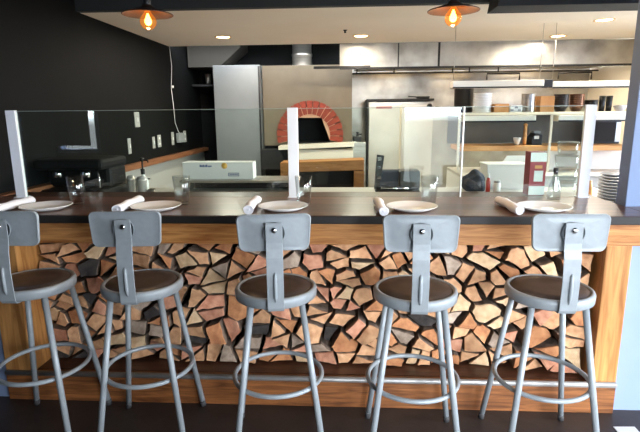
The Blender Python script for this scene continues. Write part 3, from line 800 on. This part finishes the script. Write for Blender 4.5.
pk = thing('packet', 'pale printed packet between cardboard box and steel can', 'packet', (1.655, 2.8, zt))
MB().box(-.062, .062, -.07, .07, 0, .07, bev=.008).build('wrapper', 'whitepl', pk)
for k, (u, v) in enumerate(((-.04, .02), (.0, .045), (.03, .02))): MB().box(u-.012, u+.018, -.0715, -.0702, v-.008, v+.008).build('print_patch', 'greyplate', pk)
o = MB().lathe([(0, 0), (.062, 0), (.066, .004), (.064, .01), (.064, .165), (.066, .172), (.066, .178), (.06, .176), (0, .172)], n=28).build('steel_can', 'steel', loc=(1.79, 2.79, zt)); tag(o, 'plain steel can in the middle of the pass shelf', 'can')
for k, z in enumerate((0, .055, .108)):
    box('flat_carton', 'kraft', 1.883, 2.018, 2.72, 2.88, zt+z, zt+z+(.053 if k < 2 else .045), 'flat brown carton right of the steel can, %s of three' % ('lowest', 'middle', 'topmost')[k], 'carton', .003, 'flat cartons stacked on the pass shelf')
def bowlstack(x, y, z, m, r, n, dz, label, cat='bowl stack', group=None):
    o = MB()
    for k in range(n): o.lathe([(0, 0), (r*.55, 0), (r*.92, .05), (r, .075), (r*.95, .074), (r*.86, .05), (r*.5, .008), (0, .007)], (0, 0, k*dz), 24)
    return tag(o.build('bowl_stack', m, loc=(x, y, z)), label, cat, group)
bowlstack(2.11, 2.80, zt, 'darkbowl', .075, 6, .019, 'dark bowl stack on the pass shelf beside the cartons', group='bowl stacks on the pass shelf')
bowlstack(2.262, 2.80, zt, 'brownbowl', .072, 6, .019, 'bronze bowl stack on the pass shelf', group='bowl stacks on the pass shelf')
bowlstack(2.40, 2.80, zt, 'black', .066, 3, .018, 'short black bowl stack right of the bronze bowls', group='bowl stacks on the pass shelf')
for k, x in enumerate((2.503, 2.570)):
    o = MB().lathe([(0, 0), (.026, 0), (.031, .15), (.028, .15), (.024, .006), (0, .006)], n=20).build('black_cup', 'black', loc=(x, 2.79, zt)); tag(o, ['tall black cup right of the short black bowls', 'tall black cup next to the white bowl'][k], 'cup', 'tall black cups')
o = MB().lathe([(0, 0), (.035, 0), (.062, .045), (.066, .06), (.062, .06), (.03, .008), (0, .006)], n=28).build('white_bowl', 'china', loc=(2.68, 2.79, zt)); tag(o, 'single white bowl at the right end of the pass shelf', 'bowl')
# on the oak shelf
zo = 1.187
o = MB().lathe([(0, 0), (.022, 0), (.036, .06), (.039, .075), (.036, .075), (.02, .008), (0, .006)], n=24).build('white_ramekin', 'china', loc=(1.69, 2.74, zo)); tag(o, 'small white cup on the oak shelf', 'cup')
o = MB(); o.tube([(0, 0, .0), (0, 0, .19)], .018, 12); o.lathe([(0, .185), (.02, .19), (.022, .20), (.012, .212), (0, .214)], n=16)
tag(o.build('pepper_mill', 'oak', loc=(1.765, 2.74, zo)), 'slim wooden pepper mill on the oak shelf', 'pepper mill')
pr = thing('receipt_printer', 'dark receipt printer on the oak shelf by the post', 'printer', (1.90, 2.80, zo))
MB().prism([(-.075, 0), (.03, 0), (.03, .10), (-.03, .115), (-.075, .07)], -.08, .08, bev=.006).build('printer_body', 'black', pr)
MB().box(-.05, -.005, -.084, -.080, .06, .09).build('paper_slip', 'card', pr)
MB().box(-.045, .02, -.05, .05, .115, .135, bev=.004).build('paper_roll_cover', 'greyplate', pr)
ov2 = thing('black_oven', 'black glass-fronted oven on the right end of the oak shelf', 'oven', (2.61, 2.88, zo))
MB().box(-.15, .15, 0, .15, 0, .235, bev=.006).build('oven_body', 'black', ov2)
MB().box(-.135, .09, -.006, -.0005, .02, .215, bev=.004).build('oven_window', 'soot_shade', ov2)
MB().box(.10, .145, -.006, -.0005, .02, .215).build('control_panel', 'steel', ov2)
# prep station below the pass
pc = thing('prep_station', 'white prep station below the oak shelf', 'counter', (1.9, 2.5, 0))
MB().box(-.82, 1.0, -.15, .6, 0, .90, bev=.005).build('cabinet', 'whitepl', pc)
MB().box(-.82, 1.0, -.17, .6, .902, .93, bev=.004).build('top', 'satin', pc)
MB().prism([(-.47, .935), (-.20, .935), (-.20, 1.10), (-.37, 1.10)], .0, .02).build('raised_lid', 'whitepl', pc)
MB().box(.10, 1.0, .30, .32, .935, 1.13).build('splash_guard', 'whitepl', pc)

# ------------------------------------------------------------------ prep table right behind the bar
ZP = .86
pt = thing('prep_table', 'long stainless prep table directly behind the bar', 'table', (0, 1.45, 0))
MB().box(-2.15, 2.15, -.65, .62, ZP-.035, ZP, bev=.004).build('table_top', 'satin', pt)
for x in (-2.05, 0, 2.05):
    for y in (-.58, .55): MB().tube([(x, y, 0), (x, y, ZP-.035)], .02, 10).build('leg', 'steel', pt)
MB().box(-1.43, -.42, .30, .62, .945, .966, bev=.003).build('raised_shelf', 'steel', pt)
for x in (-1.40, -.45): MB().box(x-.012, x+.012, .32, .60, ZP, .945).build('shelf_bracket', 'steel', pt)
MB().box(-1.38, -.47, .56, .60, ZP, .945).build('shelf_gap_shade', 'black', pt)  # black sheet painting the dark gap under the raised shelf
# white carton of food wrap
wb_ = thing('wrap_carton', 'long white printed carton on the raised steel shelf', 'carton', (-1.115, 1.90, .967))
MB().box(-.306, .306, -.075, .075, 0, .145, bev=.003).build('carton_body', 'card', wb_)
lt = MB(); xx = -.155
for k, (w, h) in enumerate([(.014, .020), (.012, .016), (.016, .018), (.010, .015), (.018, .020), (.012, .013), (.012, .013), (.012, .013)]):
    lt.box(xx, xx+w*.8, -.0765, -.0755, .105, .105+h); xx += w
lt.build('printed_name', 'ink', wb_)
MB().lathe([(.026, 0), (.026, .001), (0, .001)], (.06, -.0752, .115), 20, axis=(0, -1, 0)).build('yellow_badge', 'yellow', wb_)
lb = MB(); lb.box(.09, .185, -.0765, -.0755, .026, .031).box(.09, .185, -.0765, -.0755, .050, .055).box(.09, .095, -.0765, -.0755, .031, .050).box(.18, .185, -.0765, -.0755, .031, .050)
for k in range(5): lb.box(.102+k*.015, .113+k*.015, -.0765, -.0755, .036, .046)
lb.build('blue_stamp', 'ink', wb_)
# left: black espresso style machine, shakers, tray, pump
bm_ = thing('black_machine', 'bulky black drinks machine at the left end of the kitchen', 'coffee machine', (-1.87, 1.10, ZP))
MB().box(-.30, .20, -.20, .22, .05, .15, bev=.03).build('base_body', 'matte', bm_)
MB().box(-.27, .19, -.05, .22, .15, .30, bev=.03).build('rear_body', 'matte', bm_)
MB().box(-.29, .20, -.18, .22, .285, .36, bev=.025).build('top_body', 'matte', bm_)
for x in (-.15, .05): MB().lathe([(.032, 0), (.036, .02), (.03, .05), (0, .05)], (x, -.12, .235), 18).build('group_head', 'chrome', bm_)
for x in (-.25, .15): MB().lathe([(0, 0), (.02, 0), (.018, .055), (0, .055)], (x, -.1, 0), 12).build('foot', 'rubber', bm_)
MB().tube([(.15, -.16, .30), (.18, -.19, .24), (.185, -.2, .17)], .006, 8).build('steam_wand', 'chrome', bm_)
def shaker(x, y, r, h, label):
    o = MB().lathe([(0, 0), (r*.90, 0), (r*.93, .004), (r, h*.86), (r*1.04, h*.865), (r*1.04, h*.89), (r*.96, h*.90), (r*.90, h*.97), (r*.6, h), (0, h)], n=24).build('cocktail_shaker', 'shaker', loc=(x, y, ZP))
    tag(o, label, 'shaker', 'steel shakers behind the bar')
shaker(-1.61, 1.22, .030, .215, 'slimmer steel shaker behind the bar, left of the pair')
shaker(-1.52, 1.20, .036, .210, 'wider steel shaker behind the bar, right of the pair')
o = MB().lathe([(0, 0), (.03, 0), (.033, .115), (.029, .115), (.027, .008), (0, .006)], n=20).build('steel_cup', 'steel', loc=(-1.455, 1.2, ZP)); tag(o, 'short steel cup right of the shakers', 'cup')
pu = thing('pump_dispenser', 'black and white pump dispenser behind the shakers', 'dispenser', (-1.60, 1.42, ZP))
MB().lathe([(0, 0), (.036, 0), (.038, .01), (.036, .15), (.014, .19), (.014, .2), (0, .2)], n=20).build('bottle', 'whitepl', pu)
MB().lathe([(.015, .2), (.016, .24), (.006, .245), (.006, .30), (.018, .305), (.018, .325), (0, .33)], n=16).build('pump_head', 'black', pu)
MB().tube([(0, 0, .315), (.05, -.02, .31), (.058, -.022, .295)], .006, 8).build('nozzle', 'black', pu)
tr = MB(); tr.box(-.13, .13, -.12, .12, 0, .008).box(-.13, -.122, -.12, .12, .008, .11).box(.122, .13, -.12, .12, .008, .11).box(-.13, .13, -.12, -.112, .008, .11).box(-.13, .13, .112, .12, .008, .11)
tr.box(-.15, .15, -.14, -.12, .10, .112).box(-.15, .15, .12, .14, .10, .112)
tag(tr.build('steel_insert_pan', 'steel', loc=(-1.88, 1.74, ZP)), 'open steel insert pan near the left wall', 'pan')
# middle and right of the prep table
sl = thing('meat_slicer', 'black and grey slicer on the prep table behind the fourth plate', 'slicer', (.39, 1.75, ZP))
MB().box(-.16, .20, -.10, .14, 0, .035, bev=.01).build('slicer_base', 'black', sl)
MB().box(-.15, .05, -.02, .12, .035, .185, bev=.02).build('motor_housing', 'denim', sl)
MB().box(.03, .20, -.06, .12, .035, .19, bev=.012).build('carriage', 'black', sl)
MB().prism([(-.17, .035), (-.125, .035), (-.09, .31), (-.15, .32)], -.02, .02, bev=.004).build('guard_arm', 'black', sl)
for z in (.12, .2, .27): MB().box(-.145, -.115, -.024, -.0205, z, z+.028).build('guard_rung', 'chrome', sl)
MB().tube([(-.12, -.09, .055), (.1, -.09, .05)], .010, 10).build('handle', 'chrome', sl)
bg = bmesh.new(); bmesh.ops.create_icosphere(bg, subdivisions=4, radius=1)
for v in bg.verts:
    c = v.co; q = 1+.10*math.sin(5*c.x+2*c.z)+.07*math.sin(7*c.y+3*c.z); v.co = Vector((c.x*.095*q, c.y*.10*q, max(-.07, c.z*.10*q)+.07))
m_ = MB(); m_.bm.free(); m_.bm = bg
tag(m_.build('folded_apron', 'denim', loc=(1.075, 1.88, ZP), smooth=True), 'dark crumpled cloth beside the white bin', 'cloth')
wbn = thing('white_bin', 'square white plastic bin behind the sauce bottle', 'bin', (1.37, 2.06, ZP))
tb = MB(); tb.box(-.175, .175, -.12, -.112, .008, .20, bev=.003).box(-.175, .175, .112, .12, .008, .20).box(-.175, -.167, -.112, .112, .008, .20).box(.167, .175, -.112, .112, .008, .20).box(-.175, .175, -.12, .12, 0, .008)
tb.build('bin_body', 'whitepl', wbn)
MB().box(-.183, .183, -.128, .128, .201, .216, bev=.004).build('bin_lid', 'whitepl', wbn)
sbt = MB().lathe([(0, 0), (.017, 0), (.018, .005), (.018, .10), (.010, .13), (0, .131)], n=16).build('sauce_bottle', 'redsauce', loc=(1.145, 1.72, ZP)); tag(sbt, 'small red sauce bottle in front of the white bin', 'bottle')
MB().lathe([(.0105, .130), (.011, .155), (.004, .165), (0, .166)], n=12).build('cap', 'whitepl', sbt)
jr = MB().lathe([(0, 0), (.027, 0), (.029, .004), (.029, .08), (.024, .088), (0, .088)], n=20).build('white_jar', 'whitepl', loc=(1.215, 1.72, ZP)); tag(jr, 'small white jar right of the sauce bottle', 'jar')
MB().lathe([(.026, .0885), (.026, .103), (0, .104)], n=20).build('lid', 'greyplate', jr)
for k in range(4):
    z = ZP+k*.1075; w = (.089, .087, .088, .077)[k]
    c = thing('food_container', 'clear plastic food container, %s of the stack of four' % ('lowest', 'second from the bottom', 'second from the top', 'topmost')[k], 'container', (1.735, 1.68, z), group='clear food containers')
    q = MB(); q.lathe([(0, 0), (w*.88, 0), (w*.92, .004), (w, .09), (w*.975, .09), (w*.9, .006), (0, .005)], n=28); q.build('tub', 'clearpl', c)
    MB().lathe([(0, .0985), (w*.95, .0985), (w*1.03, .097), (w*1.04, .091), (w*1.005, .0905), (0, .0925)], n=28).build('lid', 'clearpl', c)
def plate_pile(x, y, z):
    for k in range(11):
        o = MB().lathe([(0, .003), (.06, .003), (.095, .014), (.099, .019), (.094, .018), (.06, .0), (0, 0)], n=32).build('grey_plate', 'greyplate', loc=(x, y, z+k*.0205))
        tag(o, 'grey plate in the pile at the right end, %s' % ('lowest', 'second from bottom', 'third from bottom', 'fourth from bottom', 'fifth from bottom', 'middle one of eleven', 'fifth from top', 'fourth from top', 'third from top', 'second from top', 'topmost')[k], 'plate', 'grey plates piled on the prep table')
plate_pile(1.86, 1.19, ZP)
og = MB().lathe([(0, 0), (.026, 0), (.029, .01), (.029, .10), (.020, .125), (.020, .145), (0, .146)], n=18).build('orange_jar', 'orange', loc=(1.80, 1.42, ZP)); tag(og, 'orange jar left of the grey plate pile', 'jar')
for i, (x, y) in enumerate([(.20, .95), (-.15, 1.0)]): pass

# ------------------------------------------------------------------ left wall plates, cable, floor scrap
sw = [(2.78, 1.47, .12, .155, 'switch', 'white wall plate highest on the black wall, above the others'), (2.545, 1.21, .07, .155, 'switch', 'white wall plate nearest the bar on the black wall'), (3.18, 1.21, .07, .13, 'switch', 'white wall plate, left of the middle pair'),
      (3.35, 1.218, .10, .14, 'outlet', 'white wall plate, right of the middle pair, with the cable'), (3.80, 1.225, .08, .16, 'switch', 'white wall plate, left of the far pair'), (4.27, 1.23, .10, .15, 'outlet', 'white wall plate, right of the far pair')]
for y, z, w, h, kd, lb in sw:
    t = thing('wall_plate', lb, 'wall plate', (-2.2, y, z), group='white wall plates on the black wall')
    MB().box(.0005, .008, -w/2, w/2, -h/2, h/2, bev=.003).build('cover', 'plate', t)
    if kd == 'switch': MB().box(.008, .016, -.010, .010, -.02, .02, bev=.003).build('toggle', 'card', t)
    else:
        for s in (-1, 1): MB().box(.008, .0105, -.016, .016, s*.032-.013, s*.032+.013, bev=.002).build('socket_face', 'card', t)
gx = MB().box(0, .05, -.09, .09, -.06, .06, bev=.006).build('junction_box', 'greyplate', loc=(-2.2, 4.03, 1.225)); tag(gx, 'grey junction box between the far wall plates', 'box')
cbl = MB(); cbl.tube([(-2.18, 3.86, 2.338), (-2.165, 3.855, 2.1), (-2.185, 3.84, 1.85), (-2.17, 3.84, 1.6), (-2.18, 3.88, 1.42), (-2.17, 3.96, 1.30), (-2.165, 4.02, 1.27)], .0035, 8)
tag(cbl.build('hanging_cable', 'card'), 'thin white cable hanging down the black wall', 'cable')
pl = MB().lathe([(0, 0), (.012, .004), (.012, .03), (0, .034)], n=12).build('cable_plug', 'whitepl', loc=(-2.165, 3.845, 1.84)); 
tag(pl, 'small white plug midway down the hanging cable', 'plug')
pa = MB(); pa.prism([(-.05, 0), (.05, .003), (.05, .006), (-.05, .003)], -.03, .03)
tag(pa.build('paper_scrap', 'card', loc=(1.345, -.150, .001)), 'white paper scrap on the dark floor at the right', 'paper')

# ------------------------------------------------------------------ daylight
W = bpy.data.worlds.new('sky'); S.world = W; W.use_nodes = True
bg_ = W.node_tree.nodes['Background']; bg_.inputs[1].default_value = 35.0
wn = W.node_tree.nodes; wl = W.node_tree.links.new                 # pale sky over a darker street
tcw = wn.new('ShaderNodeTexCoord'); sxw = wn.new('ShaderNodeSeparateXYZ'); rw = wn.new('ShaderNodeValToRGB')
mrw = wn.new('ShaderNodeMapRange'); mrw.inputs[1].default_value = -1; mrw.inputs[2].default_value = 1
wl(tcw.outputs['Generated'], sxw.inputs[0]); wl(sxw.outputs['Z'], mrw.inputs[0]); wl(mrw.outputs[0], rw.inputs[0]); wl(rw.outputs[0], bg_.inputs[0])
ew = rw.color_ramp.elements
ew[0].position = .40; ew[0].color = (.10, .11, .12, 1); ew[1].position = .56; ew[1].color = (.88, .94, 1, 1)
e2 = ew.new(.492); e2.color = (.105, .113, .12, 1); e3 = ew.new(.505); e3.color = (.78, .85, .93, 1)
def portal(loc, rot, sx, sy):
    L = bpy.data.lights.new('window_portal', 'AREA'); L.shape = 'RECTANGLE'; L.size = sx; L.size_y = sy
    L.cycles.is_portal = True
    o = bpy.data.objects.new('window_portal', L); o.location = loc; o.rotation_euler = rot; COL.objects.link(o)
for x0, x1, z0, z1 in wins: portal(((x0+x1)/2, WY0-.02, (z0+z1)/2), (PI/2, 0, 0), x1-x0, z1-z0)
portal((6.02, -1.85, 1.45), (0, PI/2, 0), 2.3, 2.3)
portal((3.62, 1.7, 1.60), (0, PI/2, 0), 1.3, 1.6)

# ------------------------------------------------------------------ camera
yaw, pit, rol, F = .0573, .2042, -.0093, 491.8
cy, sy = math.cos(yaw), math.sin(yaw)
f = Vector((-sy*math.cos(pit), cy*math.cos(pit), -math.sin(pit))); r0 = Vector((cy, sy, 0)); u0 = r0.cross(f)
r = r0*math.cos(rol)+u0*math.sin(rol); u = r.cross(f)
cam = bpy.data.cameras.new('camera'); co = bpy.data.objects.new('camera', cam); COL.objects.link(co)
cam.sensor_width = 36; cam.lens = F/640*36; cam.clip_start = .02
co.matrix_world = Matrix(((r.x, u.x, -f.x, 0), (r.y, u.y, -f.y, -2.334), (r.z, u.z, -f.z, 1.508), (0, 0, 0, 1)))
S.camera = co

S.view_settings.view_transform = 'Standard'; S.view_settings.look = 'None'
S.view_settings.gamma = 1; S.view_settings.use_curve_mapping = False
S.view_settings.exposure = 0.0
S.cycles.use_denoising = True
S.cycles.max_bounces = 10; S.cycles.transparent_max_bounces = 24; S.cycles.diffuse_bounces = 4; S.cycles.glossy_bounces = 4
S.cycles.sample_clamp_indirect = 6; S.cycles.caustics_reflective = True; S.cycles.caustics_refractive = False
